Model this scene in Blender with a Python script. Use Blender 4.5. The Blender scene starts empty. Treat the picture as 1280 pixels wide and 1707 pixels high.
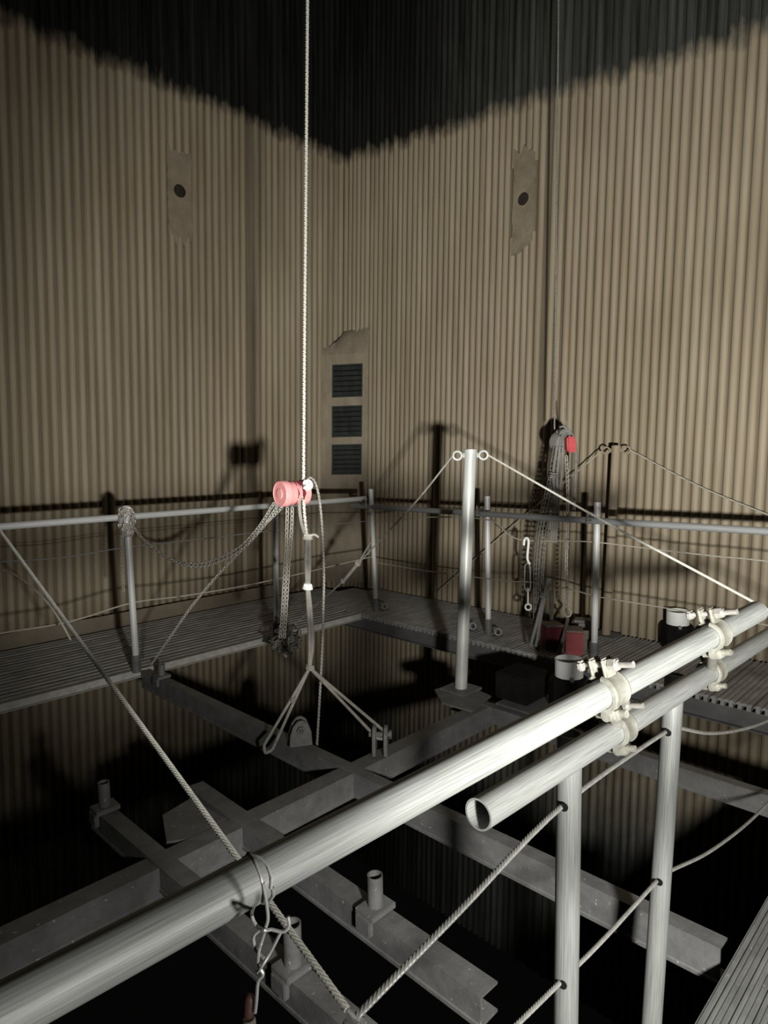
import bpy, bmesh, math, random
from mathutils import Vector, Matrix
random.seed(7)
S = bpy.context.scene
COL = S.collection

# ------------------------------------------------------------------ camera
# world frame: z up from the hanging platform's deck, x along the left furnace wall, y along the right furnace wall (metres)
F, CX, CY, EYE = 1066.0, 640.0, 853.5, 1.55
def _cd(px, py): return Vector(((px - CX) / F, -(py - CY) / F, -1.0))
_ax = _cd(1710, 743).normalized(); _ay = _cd(-430, 780).normalized()
_az = _ax.cross(_ay).normalized()
_ay = _az.cross(_ax).normalized()
ROT = Matrix((_ax, _ay, _az))
CAM = Vector((0, 0, EYE))
cam_d = bpy.data.cameras.new('camera'); cam = bpy.data.objects.new('camera', cam_d); COL.objects.link(cam)
cam_d.sensor_fit = 'HORIZONTAL'; cam_d.sensor_width = 36.0; cam_d.lens = F / 1280 * 36.0
cam_d.clip_start = 0.02; cam_d.clip_end = 100
cam.matrix_world = Matrix.Translation(CAM) @ ROT.to_4x4()
S.camera = cam
def ray(px, py): return ROT @ _cd(px, py)
def at(px, py, d): return CAM + ray(px, py) * d                     # measured point at a given distance
def on(px, py, axis, val):                                          # measured point on a known plane
    r = ray(px, py); return CAM + r * ((val - CAM[axis]) / r[axis])

# ------------------------------------------------------------------ world, lamp, exposure
W = bpy.data.worlds.new('dark'); S.world = W; W.use_nodes = True
W.node_tree.nodes['Background'].inputs[0].default_value = (1.0, 1.0, 0.95, 1)
W.node_tree.nodes['Background'].inputs[1].default_value = 0.0015
LAMP = Vector((0.375, -0.385, 1.10))
ld = bpy.data.lights.new('flood_lamp', 'POINT'); lo = bpy.data.objects.new('flood_lamp', ld); COL.objects.link(lo)
ld.energy = 1480; ld.color = (1.0, 0.985, 0.93); ld.shadow_soft_size = 0.065
lo.location = LAMP
ld.use_nodes = True                                                 # the lamp's beam: a wide cone aimed at the right wall, little spill below
_nt = ld.node_tree; _em = [n for n in _nt.nodes if n.type == 'EMISSION'][0]
_fo = _nt.nodes.new('ShaderNodeLightFalloff'); _fo.inputs['Strength'].default_value = 1.0; _fo.inputs['Smooth'].default_value = 4.0
_tc = _nt.nodes.new('ShaderNodeTexCoord')
AIM = Vector((0.86, 0.50, 0.0)).normalized(); BEAM = 1.0
_dot = _nt.nodes.new('ShaderNodeVectorMath'); _dot.operation = 'DOT_PRODUCT'; _dot.inputs[1].default_value = AIM * BEAM
_nt.links.new(_tc.outputs['Normal'], _dot.inputs[0])
_dz = _nt.nodes.new('ShaderNodeVectorMath'); _dz.operation = 'DOT_PRODUCT'; _dz.inputs[1].default_value = (0, 0, BEAM)
_nt.links.new(_tc.outputs['Normal'], _dz.inputs[0])
def _curve(src, lo_v, hi_v, stops):
    mr = _nt.nodes.new('ShaderNodeMapRange'); mr.inputs[1].default_value = lo_v; mr.inputs[2].default_value = hi_v
    _nt.links.new(src, mr.inputs[0]); r = _nt.nodes.new('ShaderNodeValToRGB'); e = r.color_ramp.elements; r.color_ramp.interpolation = 'EASE'
    while len(e) < len(stops): e.new(0.5)
    for el, (p, v) in zip(e, stops): el.position = (p - lo_v) / (hi_v - lo_v); el.color = (v, v, v, 1)
    _nt.links.new(mr.outputs[0], r.inputs[0]); return r.outputs[0]
_c = lambda deg: math.cos(math.radians(deg))
_cone = _curve(_dot.outputs['Value'], -1, 1, [(_c(95), .12), (_c(78), .15), (_c(64), .14), (_c(54), .24), (_c(43), .66), (_c(28), 1.0)])
_vert = _curve(_dz.outputs['Value'], -1, 1, [(-.6, .50), (-.42, .42), (-.30, .20), (-.20, .34), (-.10, .68), (.02, .92), (.10, 1.0)])
_m1 = _nt.nodes.new('ShaderNodeMath'); _m1.operation = 'MULTIPLY'; _nt.links.new(_cone, _m1.inputs[0]); _nt.links.new(_vert, _m1.inputs[1])
_m2 = _nt.nodes.new('ShaderNodeMath'); _m2.operation = 'MULTIPLY'; _nt.links.new(_m1.outputs[0], _m2.inputs[0]); _nt.links.new(_fo.outputs['Quadratic'], _m2.inputs[1])
_nt.links.new(_m2.outputs[0], _em.inputs['Strength'])
S.view_settings.view_transform = 'Standard'; S.view_settings.look = 'None'
S.view_settings.gamma = 1.0; S.view_settings.use_curve_mapping = False
S.view_settings.exposure = 0.0

# ------------------------------------------------------------------ materials
def new_mat(name):
    m = bpy.data.materials.new(name); m.use_nodes = True
    return m, m.node_tree, m.node_tree.nodes['Principled BSDF']
def N(nt, t, **kw):
    n = nt.nodes.new(t)
    for k, v in kw.items(): setattr(n, k, v)
    return n
def ramp(nt, fac, stops):
    r = N(nt, 'ShaderNodeValToRGB'); e = r.color_ramp.elements
    while len(e) < len(stops): e.new(0.5)
    for el, (p, c) in zip(e, stops): el.position = p; el.color = (*c, 1)
    nt.links.new(fac, r.inputs[0]); return r.outputs[0]
def noise(nt, vec, scale, detail=4, rough=0.6):
    n = N(nt, 'ShaderNodeTexNoise'); n.inputs['Scale'].default_value = scale
    n.inputs['Detail'].default_value = detail; n.inputs['Roughness'].default_value = rough
    nt.links.new(vec, n.inputs['Vector']); return n.outputs['Fac']
def mapping(nt, vec, sc):
    m = N(nt, 'ShaderNodeMapping'); m.inputs['Scale'].default_value = sc
    nt.links.new(vec, m.inputs['Vector']); return m.outputs[0]
def math_(nt, op, a, b):
    m = N(nt, 'ShaderNodeMath', operation=op)
    for i, v in enumerate((a, b)):
        if isinstance(v, (int, float)): m.inputs[i].default_value = v
        else: nt.links.new(v, m.inputs[i])
    return m.outputs[0]
def bump(nt, b, h, strength, dist):
    n = N(nt, 'ShaderNodeBump'); n.inputs['Strength'].default_value = strength; n.inputs['Distance'].default_value = dist
    nt.links.new(h, n.inputs['Height']); nt.links.new(n.outputs[0], b.inputs['Normal'])
def grained(name, lo_, hi_, rough=0.6, metal=0.0, scale=14, stretch=(1, 1, 1), uv=False, bumps=0.25, bd=0.003, spec=0.4, specks=None):
    m, nt, b = new_mat(name)
    src = N(nt, 'ShaderNodeTexCoord').outputs['UV'] if uv else N(nt, 'ShaderNodeNewGeometry').outputs['Position']
    v = mapping(nt, src, stretch)
    f = noise(nt, v, scale, 6, 0.65)
    c = ramp(nt, f, [(0.3, lo_), (0.7, hi_)])
    if specks:
        f2 = noise(nt, src, 55, 2, 0.5)
        k = ramp(nt, f2, [(0.69, (0, 0, 0)), (0.76, (1, 1, 1))])
        mx = N(nt, 'ShaderNodeMixRGB'); nt.links.new(k, mx.inputs[0]); nt.links.new(c, mx.inputs[1]); mx.inputs[2].default_value = (*specks, 1)
        c = mx.outputs[0]
    nt.links.new(c, b.inputs['Base Color'])
    b.inputs['Roughness'].default_value = rough; b.inputs['Metallic'].default_value = metal
    b.inputs['Specular IOR Level'].default_value = spec
    if bumps: bump(nt, b, noise(nt, v, scale * 3, 4, 0.7), bumps, bd)
    return m
def wall_mat(name, tone=1.0):
    m, nt, b = new_mat(name)
    pos = N(nt, 'ShaderNodeNewGeometry').outputs['Position']
    sx = N(nt, 'ShaderNodeSeparateXYZ'); nt.links.new(pos, sx.inputs[0])
    streak = noise(nt, mapping(nt, pos, (9, 9, 0.35)), 1.6, 5, 0.6)
    blot = noise(nt, mapping(nt, pos, (1, 1, 0.5)), 1.1, 4, 0.6)
    f = math_(nt, 'ADD', math_(nt, 'MULTIPLY', streak, 0.62), math_(nt, 'MULTIPLY', blot, 0.38))
    tan = ramp(nt, f, [(0.33, (0.245 * tone, 0.196 * tone, 0.129 * tone)), (0.5, (0.315 * tone, 0.26 * tone, 0.18 * tone)), (0.66, (0.385 * tone, 0.326 * tone, 0.238 * tone))])
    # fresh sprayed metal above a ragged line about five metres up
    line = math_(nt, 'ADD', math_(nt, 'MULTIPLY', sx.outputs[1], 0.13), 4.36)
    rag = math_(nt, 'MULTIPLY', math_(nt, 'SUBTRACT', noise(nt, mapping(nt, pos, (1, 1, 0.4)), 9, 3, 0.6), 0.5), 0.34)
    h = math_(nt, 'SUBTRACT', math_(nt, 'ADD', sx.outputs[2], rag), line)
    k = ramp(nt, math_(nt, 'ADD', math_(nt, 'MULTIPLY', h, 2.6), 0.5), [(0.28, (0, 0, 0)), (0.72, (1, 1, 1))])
    pit_shade = math_(nt, 'SUBTRACT', math_(nt, 'SUBTRACT', -1.45, sx.outputs[2]), math_(nt, 'MULTIPLY', rag, 1.5))  # lower walls painted darker downward, the unlit pit's shade put into the colour
    k_shade = ramp(nt, math_(nt, 'ADD', math_(nt, 'MULTIPLY', pit_shade, 0.8), 0.5), [(0.1, (0, 0, 0)), (0.9, (1, 1, 1))])
    k = math_(nt, 'MAXIMUM', k, k_shade)
    blacker = ramp(nt, streak, [(0.35, (0.014, 0.014, 0.013)), (0.65, (0.042, 0.042, 0.038))])
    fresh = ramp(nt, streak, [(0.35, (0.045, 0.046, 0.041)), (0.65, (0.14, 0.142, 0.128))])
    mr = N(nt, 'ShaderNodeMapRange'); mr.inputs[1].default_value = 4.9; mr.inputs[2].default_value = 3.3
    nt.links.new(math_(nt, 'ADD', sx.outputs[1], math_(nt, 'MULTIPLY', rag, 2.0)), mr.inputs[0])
    md = N(nt, 'ShaderNodeMixRGB'); nt.links.new(mr.outputs[0], md.inputs[0]); nt.links.new(blacker, md.inputs[1]); nt.links.new(fresh, md.inputs[2])
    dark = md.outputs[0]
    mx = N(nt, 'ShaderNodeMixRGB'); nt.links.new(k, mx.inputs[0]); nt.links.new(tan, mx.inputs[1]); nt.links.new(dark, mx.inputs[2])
    nt.links.new(mx.outputs[0], b.inputs['Base Color'])
    nt.links.new(math_(nt, 'MULTIPLY', k, 0.5), b.inputs['Metallic'])
    nt.links.new(math_(nt, 'SUBTRACT', 0.62, math_(nt, 'MULTIPLY', k, 0.2)), b.inputs['Roughness'])
    b.inputs['Specular IOR Level'].default_value = 0.35
    bump(nt, b, noise(nt, pos, 40, 4, 0.7), 0.25, 0.004)
    return m
M = {}
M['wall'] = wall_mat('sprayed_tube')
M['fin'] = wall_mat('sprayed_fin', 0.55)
M['mortar'] = grained('smeared_mortar', (0.2, 0.164, 0.113), (0.3, 0.247, 0.175), 0.85, 0, 7, bumps=0.5, bd=0.008)
M['mortar_grey'] = grained('grey_mortar', (0.215, 0.178, 0.128), (0.32, 0.27, 0.2), 0.85, 0, 9, stretch=(1, 1, 0.4), bumps=0.5, bd=0.01, specks=(0.34, 0.32, 0.28))
M['hole'] = grained('dark_hole', (0.015, 0.011, 0.008), (0.04, 0.03, 0.022), 0.9, 0, 20)
M['louvre'] = grained('dark_louvre', (0.032, 0.036, 0.034), (0.065, 0.072, 0.066), 0.5, 0.3, 12, stretch=(1, 1, 0.3))
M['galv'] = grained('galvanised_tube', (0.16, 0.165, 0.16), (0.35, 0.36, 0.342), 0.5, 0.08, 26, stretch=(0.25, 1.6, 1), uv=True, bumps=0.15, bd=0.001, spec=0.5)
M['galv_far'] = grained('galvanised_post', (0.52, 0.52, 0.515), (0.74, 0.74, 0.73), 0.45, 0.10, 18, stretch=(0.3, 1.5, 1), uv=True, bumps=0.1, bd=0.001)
M['pole'] = grained('painted_pole', (0.42, 0.43, 0.41), (0.6, 0.61, 0.58), 0.45, 0.15, 14, stretch=(0.4, 1, 1), uv=True, bumps=0.1, bd=0.001)
M['tanpole'] = grained('dusty_pole', (0.24, 0.195, 0.14), (0.34, 0.28, 0.20), 0.7, 0.0, 10, stretch=(0.4, 1, 1), uv=True, bumps=0.1, bd=0.001)
M['dullrail'] = grained('dull_rail', (0.26, 0.265, 0.27), (0.4, 0.405, 0.41), 0.5, 0.2, 12, stretch=(0.2, 1, 1), uv=True, bumps=0.1, bd=0.001)
M['coupler'] = grained('zinc_coupler', (0.2, 0.197, 0.165), (0.34, 0.335, 0.295), 0.42, 0.35, 40, bumps=0.3, bd=0.002)
M['bolt'] = grained('zinc_bolt', (0.25, 0.24, 0.22), (0.38, 0.365, 0.335), 0.4, 0.4, 60, bumps=0.2, bd=0.001)
M['deck'] = grained('dusty_deck', (0.24, 0.235, 0.228), (0.46, 0.452, 0.438), 0.7, 0.1, 16, stretch=(0.35, 0.8, 1), bumps=0.35, bd=0.003, specks=(0.6, 0.59, 0.57))
M['neardeck'] = grained('scuffed_deck', (0.13, 0.133, 0.13), (0.25, 0.255, 0.246), 0.6, 0.2, 22, stretch=(0.3, 1, 1), bumps=0.3, bd=0.002, specks=(0.5, 0.5, 0.49))
M['edge'] = grained('pale_edge', (0.4, 0.39, 0.36), (0.56, 0.545, 0.51), 0.6, 0.1, 20, bumps=0.2, bd=0.002)
M['toe'] = grained('tan_toe_board', (0.19, 0.158, 0.115), (0.26, 0.218, 0.162), 0.75, 0, 6, bumps=0.2, bd=0.003)
M['steel'] = grained('grey_steel', (0.12, 0.12, 0.12), (0.2, 0.2, 0.197), 0.6, 0.15, 11, bumps=0.4, bd=0.004, specks=(0.45, 0.44, 0.42))
M['fascia'] = grained('fascia_steel', (0.12, 0.12, 0.118), (0.18, 0.18, 0.177), 0.6, 0.1, 8, bumps=0.3, bd=0.003)
M['lug'] = grained('cast_lug', (0.13, 0.13, 0.125), (0.21, 0.208, 0.2), 0.65, 0.1, 22, bumps=0.6, bd=0.006)
M['rope'] = grained('pale_rope', (0.56, 0.55, 0.49), (0.76, 0.74, 0.67), 0.85, 0, 30, bumps=0.3, bd=0.002)
M['greyrope'] = grained('grey_rope', (0.24, 0.225, 0.20), (0.38, 0.36, 0.32), 0.85, 0, 30, bumps=0.3, bd=0.002)
M['wire'] = grained('wire_rope', (0.28, 0.277, 0.26), (0.46, 0.453, 0.43), 0.5, 0.35, 60, bumps=0.2, bd=0.001)
M['thinwire'] = grained('thin_wire', (0.36, 0.33, 0.27), (0.52, 0.48, 0.40), 0.55, 0.1, 30, bumps=0)
M['tie'] = grained('bright_tie_wire', (0.34, 0.34, 0.33), (0.5, 0.5, 0.49), 0.4, 0.25, 40, bumps=0)
M['chain'] = grained('steel_chain', (0.4, 0.38, 0.34), (0.62, 0.59, 0.54), 0.4, 0.25, 40, bumps=0)
M['darkchain'] = grained('oily_chain', (0.1, 0.09, 0.08), (0.24, 0.22, 0.19), 0.45, 0.3, 40, bumps=0)
M['dullchain'] = grained('dull_chain', (.15, .14, .125), (.30, .285, .255), 0.45, 0.25, 40, bumps=0)
M['boxred'] = grained('box_red_paint', (.24, .038, .045), (.33, .06, .065), 0.6, 0, 14, bumps=0.3, bd=0.003)
M['pink'] = grained('pinkish_red_paint', (0.8, 0.31, 0.305), (0.88, 0.41, 0.4), 0.55, 0, 18, bumps=0.2, bd=0.002)
M['red'] = grained('red_paint', (0.42, 0.04, 0.05), (0.55, 0.07, 0.075), 0.55, 0, 18, bumps=0.2, bd=0.002)
M['maroon'] = grained('dark_red_paint', (0.13, 0.020, 0.026), (0.20, 0.036, 0.040), 0.6, 0, 14, bumps=0.3, bd=0.003)
M['black'] = grained('black_plastic', (0.006, 0.006, 0.006), (0.014, 0.013, 0.013), 0.85, 0, 18, bumps=0.1, bd=0.002, spec=0.08)
M['white'] = grained('white_band', (0.88, 0.89, 0.87), (0.95, 0.95, 0.93), 0.6, 0, 12, bumps=0.1, bd=0.002)
M['rust'] = grained('red_brown_rod', (0.05, 0.022, 0.018), (0.12, 0.055, 0.045), 0.6, 0.1, 60, bumps=0.3, bd=0.001)
M['strap'] = grained('dusty_strap', (0.15, 0.125, 0.10), (0.22, 0.19, 0.155), 0.85, 0, 24, bumps=0.3, bd=0.002)
M['bag'] = grained('grey_cloth', (0.17, 0.165, 0.15), (0.28, 0.27, 0.25), 0.9, 0, 16, bumps=0.7, bd=0.008)

# ------------------------------------------------------------------ mesh helpers (all coordinates are world coordinates)
def bm_new(): 
    b = bmesh.new(); b.loops.layers.uv.new('UVMap'); return b
def place(name, bm, mat, parent=None, origin=None, smooth=False):
    o_w = parent['_o'] if parent is not None else (origin or (0, 0, 0))
    o_w = Vector(o_w)
    bmesh.ops.recalc_face_normals(bm, faces=bm.faces)
    for v in bm.verts: v.co -= o_w
    me = bpy.data.meshes.new(name); bm.to_mesh(me); bm.free()
    me.materials.append(M[mat] if isinstance(mat, str) else mat)
    if smooth:
        for p in me.polygons: p.use_smooth = True
        try: me.set_sharp_from_angle(angle=math.radians(40))
        except Exception: pass
    o = bpy.data.objects.new(name, me); COL.objects.link(o)
    if parent is not None: o.parent = parent
    else: o.location = o_w
    o['_o'] = tuple(o_w)
    return o
def tag(o, label, cat, group=None):
    o['label'] = label; o['category'] = cat
    if group: o['group'] = group
    return o
def thing(name, label, cat, loc, group=None):
    o = bpy.data.objects.new(name, None); COL.objects.link(o); o.location = loc; o.empty_display_size = 0.05
    o['_o'] = tuple(loc)
    return tag(o, label, cat, group)
def frame(d):
    d = d.normalized(); u = Vector((0, 0, 1)) if abs(d.z) < 0.9 else Vector((1, 0, 0))
    a = d.cross(u).normalized(); return a, a.cross(d).normalized()
def spline(pts, n=6):
    pts = [Vector(p) for p in pts]
    if len(pts) < 3 or n < 2: return pts
    q = [pts[0] * 2 - pts[1]] + pts + [pts[-1] * 2 - pts[-2]]; out = []
    for i in range(1, len(q) - 2):
        for k in range(n):
            t = k / n; p0, p1, p2, p3 = q[i - 1:i + 3]
            out.append(0.5 * ((2 * p1) + (p2 - p0) * t + (2 * p0 - 5 * p1 + 4 * p2 - p3) * t * t + (3 * p1 - p0 - 3 * p2 + p3) * t ** 3))
    out.append(pts[-1]); return out
def resample(pts, step):
    out = [pts[0]]; acc = 0
    for a, b in zip(pts, pts[1:]):
        L = (b - a).length; 
        if L < 1e-9: continue
        t = step - acc
        while t <= L:
            out.append(a + (b - a) * (t / L)); t += step
        acc = L - (t - step)
    if (out[-1] - pts[-1]).length > step * 0.3: out.append(pts[-1])
    return out
def sweep(bm, pts, r, seg=12, caps=True, lobes=0, pitch=0.1, closed=False):
    uvl = bm.loops.layers.uv.active; pts = [Vector(p) for p in pts]; n = len(pts)
    rs = r if isinstance(r, (list, tuple)) else [r] * n
    rings = []; acc = 0; lens = []
    a = None
    for i, p in enumerate(pts):
        if closed: d = pts[(i + 1) % n] - pts[i - 1]
        else: d = (pts[min(i + 1, n - 1)] - pts[max(i - 1, 0)])
        d.normalize()
        if a is None: a, b_ = frame(d)
        else:
            a = (a - d * a.dot(d)).normalized(); b_ = d.cross(a) * -1
            b_ = a.cross(d)
        if i: acc += (p - pts[i - 1]).length
        lens.append(acc); ring = []
        tw = 2 * math.pi * acc / pitch if lobes else 0
        for k in range(seg):
            t = 2 * math.pi * k / seg
            rr = rs[i] * (1 - 0.22 * (0.5 - 0.5 * math.cos(lobes * t))) if lobes else rs[i]
            ring.append(bm.verts.new(p + (a * math.cos(t + tw) + b_ * math.sin(t + tw)) * rr))
        rings.append(ring)
    m = n if closed else n - 1
    for i in range(m):
        A, B = rings[i], rings[(i + 1) % n]
        for k in range(seg):
            f = bm.faces.new((A[k], A[(k + 1) % seg], B[(k + 1) % seg], B[k]))
            l0, l1 = lens[i], lens[(i + 1) % n]
            for lp, (u, v) in zip(f.loops, ((l0, k), (l0, k + 1), (l1, k + 1), (l1, k))):
                lp[uvl].uv = (u, v / seg * 2 * math.pi * max(rs[i], 0.001) * 8)
    if caps and not closed:
        bm.faces.new(rings[0][::-1]); bm.faces.new(rings[-1])
    return rings
def pipe(bm, a, b, r, wall=0.0035, seg=24, nl=8):
    """hollow tube with open ends"""
    a, b = Vector(a), Vector(b); P = [a.lerp(b, i / nl) for i in range(nl + 1)]
    R1 = sweep(bm, P, r, seg, caps=False); R2 = sweep(bm, P, r - wall, seg, caps=False)
    for i in (0, -1):
        for k in range(seg):
            bm.faces.new((R1[i][k], R1[i][(k + 1) % seg], R2[i][(k + 1) % seg], R2[i][k]))
def cyl(bm, a, b, r, seg=16, r2=None):
    sweep(bm, [a, b], [r, r if r2 is None else r2], seg)
def lathe(bm, base, axis, prof, seg=24):
    axis = Vector(axis).normalized(); a, b = frame(axis); base = Vector(base); rings = []
    for r, h in prof:
        rings.append([bm.verts.new(base + axis * h + (a * math.cos(2 * math.pi * k / seg) + b * math.sin(2 * math.pi * k / seg)) * max(r, 1e-4)) for k in range(seg)])
    for A, B in zip(rings, rings[1:]):
        for k in range(seg): bm.faces.new((A[k], A[(k + 1) % seg], B[(k + 1) % seg], B[k]))
    bm.faces.new(rings[0][::-1]); bm.faces.new(rings[-1])
def box(bm, c, size, ax=None, bev=0.0):
    c = Vector(c); ax = ax or (Vector((1, 0, 0)), Vector((0, 1, 0)), Vector((0, 0, 1)))
    vs = []
    for i in (-1, 1):
        for j in (-1, 1):
            for k in (-1, 1): vs.append(bm.verts.new(c + ax[0] * (i * size[0] / 2) + ax[1] * (j * size[1] / 2) + ax[2] * (k * size[2] / 2)))
    fs = [bm.faces.new([vs[q] for q in f]) for f in ((0, 1, 3, 2), (4, 6, 7, 5), (0, 4, 5, 1), (2, 3, 7, 6), (0, 2, 6, 4), (1, 5, 7, 3))]
    if bev:
        bmesh.ops.bevel(bm, geom=list({e for f in fs for e in f.edges}), offset=bev, segments=2, affect='EDGES')
def prism(bm, poly, d):
    """solid from a planar outline (world points) pushed along vector d"""
    d = Vector(d); A = [bm.verts.new(Vector(p)) for p in poly]; B = [bm.verts.new(Vector(p) + d) for p in poly]; n = len(A)
    bm.faces.new(A[::-1]); bm.faces.new(B)
    for k in range(n): bm.faces.new((A[k], A[(k + 1) % n], B[(k + 1) % n], B[k]))
def ring(bm, c, nrm, R, r, seg=20, s2=8, sx=1.0):
    a, b = frame(Vector(nrm)); c = Vector(c)
    sweep(bm, [c + a * (R * sx * math.cos(2 * math.pi * k / seg)) + b * (R * math.sin(2 * math.pi * k / seg)) for k in range(seg)], r, s2, closed=True)
def link(bm, c, d, nrm, L, w, r, seg=10, s2=6):
    """one oval chain link: long axis d, lying in the plane normal to nrm"""
    d = d.normalized(); s = nrm.cross(d).normalized(); pts = []
    for k in range(seg):
        t = 2 * math.pi * k / seg; x, y = math.cos(t), math.sin(t)
        pts.append(c + d * (x * L / 2 if abs(x) < .3 else math.copysign(L / 2 - w / 2, x) + x * w / 2) + s * (y * w / 2))
    sweep(bm, pts, r, s2, closed=True)
def chain(bm, pts, p=0.026, w=0.020, r=0.0032, dense=6):
    q = resample(spline(pts, dense), p)
    a = None
    for i in range(len(q) - 1):
        d = q[i + 1] - q[i]
        if d.length < p * .4: continue
        d.normalize(); view = (q[i] - CAM).normalized() if a is None else a
        n1 = (view - d * view.dot(d)).normalized(); a = view
        n2 = d.cross(n1)
        nn = (n1 * 0.75 + n2 * 0.66) if i % 2 else (n1 * 0.66 - n2 * 0.75)
        link(bm, (q[i] + q[i + 1]) / 2, d, nn.normalized(), p + 2.4 * r, w, r)
def rope(pts, r, lobes=3, pitch=None, step=None, seg=None, dense=8):
    bm = bm_new(); pitch = pitch or r * 9; q = resample(spline(pts, dense), step or pitch / 6)
    sweep(bm, q, r, seg or lobes * 4, lobes=lobes, pitch=pitch); return bm
def smooth_rope(bm, pts, r, seg=8, dense=6): sweep(bm, spline(pts, dense), r, seg)
def knot(bm, c, R, r, turns=3, axis=Vector((0, 0, 1))):
    c = Vector(c); a, b = frame(axis); pts = []
    for i in range(turns * 14 + 1):
        t = 2 * math.pi * i / 14; h = (i / (turns * 14) - 0.5) * R * 1.7
        k = R * (1 + 0.18 * math.sin(i * 1.7))
        pts.append(c + a * math.cos(t) * k + b * math.sin(t) * k + axis.normalized() * h + a * (0.25 * R * math.sin(i * .9)))
    sweep(bm, pts, r, 7)

# ------------------------------------------------------------------ the furnace walls: membrane tubes on fins
YW, XW, PITCH, RT = 6.12, 5.32, 0.0752, 0.0325
LEAN = Vector((0.021, -0.021, 1.0))                                 # the platform hangs a little out of level with the walls
ZB, ZT = -3.6, 9.0
def wl(x, z, out=0.0): return Vector((x, YW - out, 0)) + LEAN * z    # point on the left wall
def wr(y, z, out=0.0): return Vector((XW - out, y, 0)) + LEAN * z
def tube_mesh(nrm, side, z0, z1):
    bm = bm_new(); n = 10; A, B = [], []
    for k in range(n + 1):
        t = math.pi * (k / n) * 1.16 - math.pi * 0.08
        off = side * (math.cos(t) * RT) + nrm * (math.sin(t) * RT)
        A.append(bm.verts.new(off + LEAN * z0)); B.append(bm.verts.new(off + LEAN * z1))
    for k in range(n): bm.faces.new((A[k], A[k + 1], B[k + 1], B[k])).smooth = True
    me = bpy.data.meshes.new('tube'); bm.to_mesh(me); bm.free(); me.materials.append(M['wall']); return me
def structure(name, bm, mat): 
    o = place(name, bm, mat); o['kind'] = 'structure'; return o
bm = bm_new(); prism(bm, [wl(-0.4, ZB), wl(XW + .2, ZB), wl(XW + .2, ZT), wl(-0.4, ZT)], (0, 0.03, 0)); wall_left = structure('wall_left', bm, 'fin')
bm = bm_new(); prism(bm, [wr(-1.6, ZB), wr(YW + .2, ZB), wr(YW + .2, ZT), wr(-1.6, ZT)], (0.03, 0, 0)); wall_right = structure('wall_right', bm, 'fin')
def hit_left(px, py):                                               # measured point on the leaning walls
    r = ray(px, py); t = YW / (r.y + 0.021 * r.z) if True else 0
    t = (YW - 0.021 * CAM.z) / (r.y + 0.021 * r.z); P = CAM + r * t; return P.x - 0.021 * P.z, P.z
def hit_right(px, py):
    r = ray(px, py); t = (XW + 0.021 * CAM.z) / (r.x - 0.021 * r.z); P = CAM + r * t; return P.y + 0.021 * P.z, P.z
def put_tube(wall, me, loc):
    o = bpy.data.objects.new('tube', me); COL.objects.link(o); o.parent = wall; o.location = loc
gapL, _ = hit_left(420, 500); gapR, _ = hit_right(917, 330)
pl_c, pl_z = hit_left(297, 320); pr_c, pr_z = hit_right(875, 333)
pl_t, pl_b = hit_left(297, 250)[1], hit_left(297, 402)[1]
pr_t, pr_b = hit_right(880, 252)[1], hit_right(870, 414)[1]
nL, sL, nR, sR = Vector((0, -1, 0)), Vector((1, 0, 0)), Vector((-1, 0, 0)), Vector((0, 1, 0))
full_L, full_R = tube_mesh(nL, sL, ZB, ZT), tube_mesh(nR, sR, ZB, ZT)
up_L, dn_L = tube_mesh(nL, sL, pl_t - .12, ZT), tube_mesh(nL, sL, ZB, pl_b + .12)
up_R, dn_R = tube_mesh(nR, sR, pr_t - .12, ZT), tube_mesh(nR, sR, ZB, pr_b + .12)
x = XW - 0.05
while x > -0.35:
    j = random.uniform(-.003, .003); out = random.uniform(-.003, .003)
    if abs(x - gapL) < PITCH * 0.62: x -= PITCH * 1.25; continue
    if abs(x - pl_c) < 0.13:
        put_tube(wall_left, up_L, (x + j, YW + out, 0)); put_tube(wall_left, dn_L, (x + j, YW + out, 0))
    else: put_tube(wall_left, full_L, (x + j, YW + out, 0))
    x -= PITCH * 1.075
y = YW - 0.05
while y > -1.5:
    j = random.uniform(-.003, .003); out = random.uniform(-.004, .004)
    if abs(y - gapR) < PITCH * 0.5: y -= PITCH * 0.9; continue
    if gapR - 0.30 < y < gapR - 0.05: j += random.uniform(-.012, .012); out += random.uniform(-.004, .014)
    if abs(y - pr_c) < 0.125:
        put_tube(wall_right, up_R, (XW + out, y + j, 0)); put_tube(wall_right, dn_R, (XW + out, y + j, 0))
    else: put_tube(wall_right, full_R, (XW + out, y + j, 0))
    y -= PITCH
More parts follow.
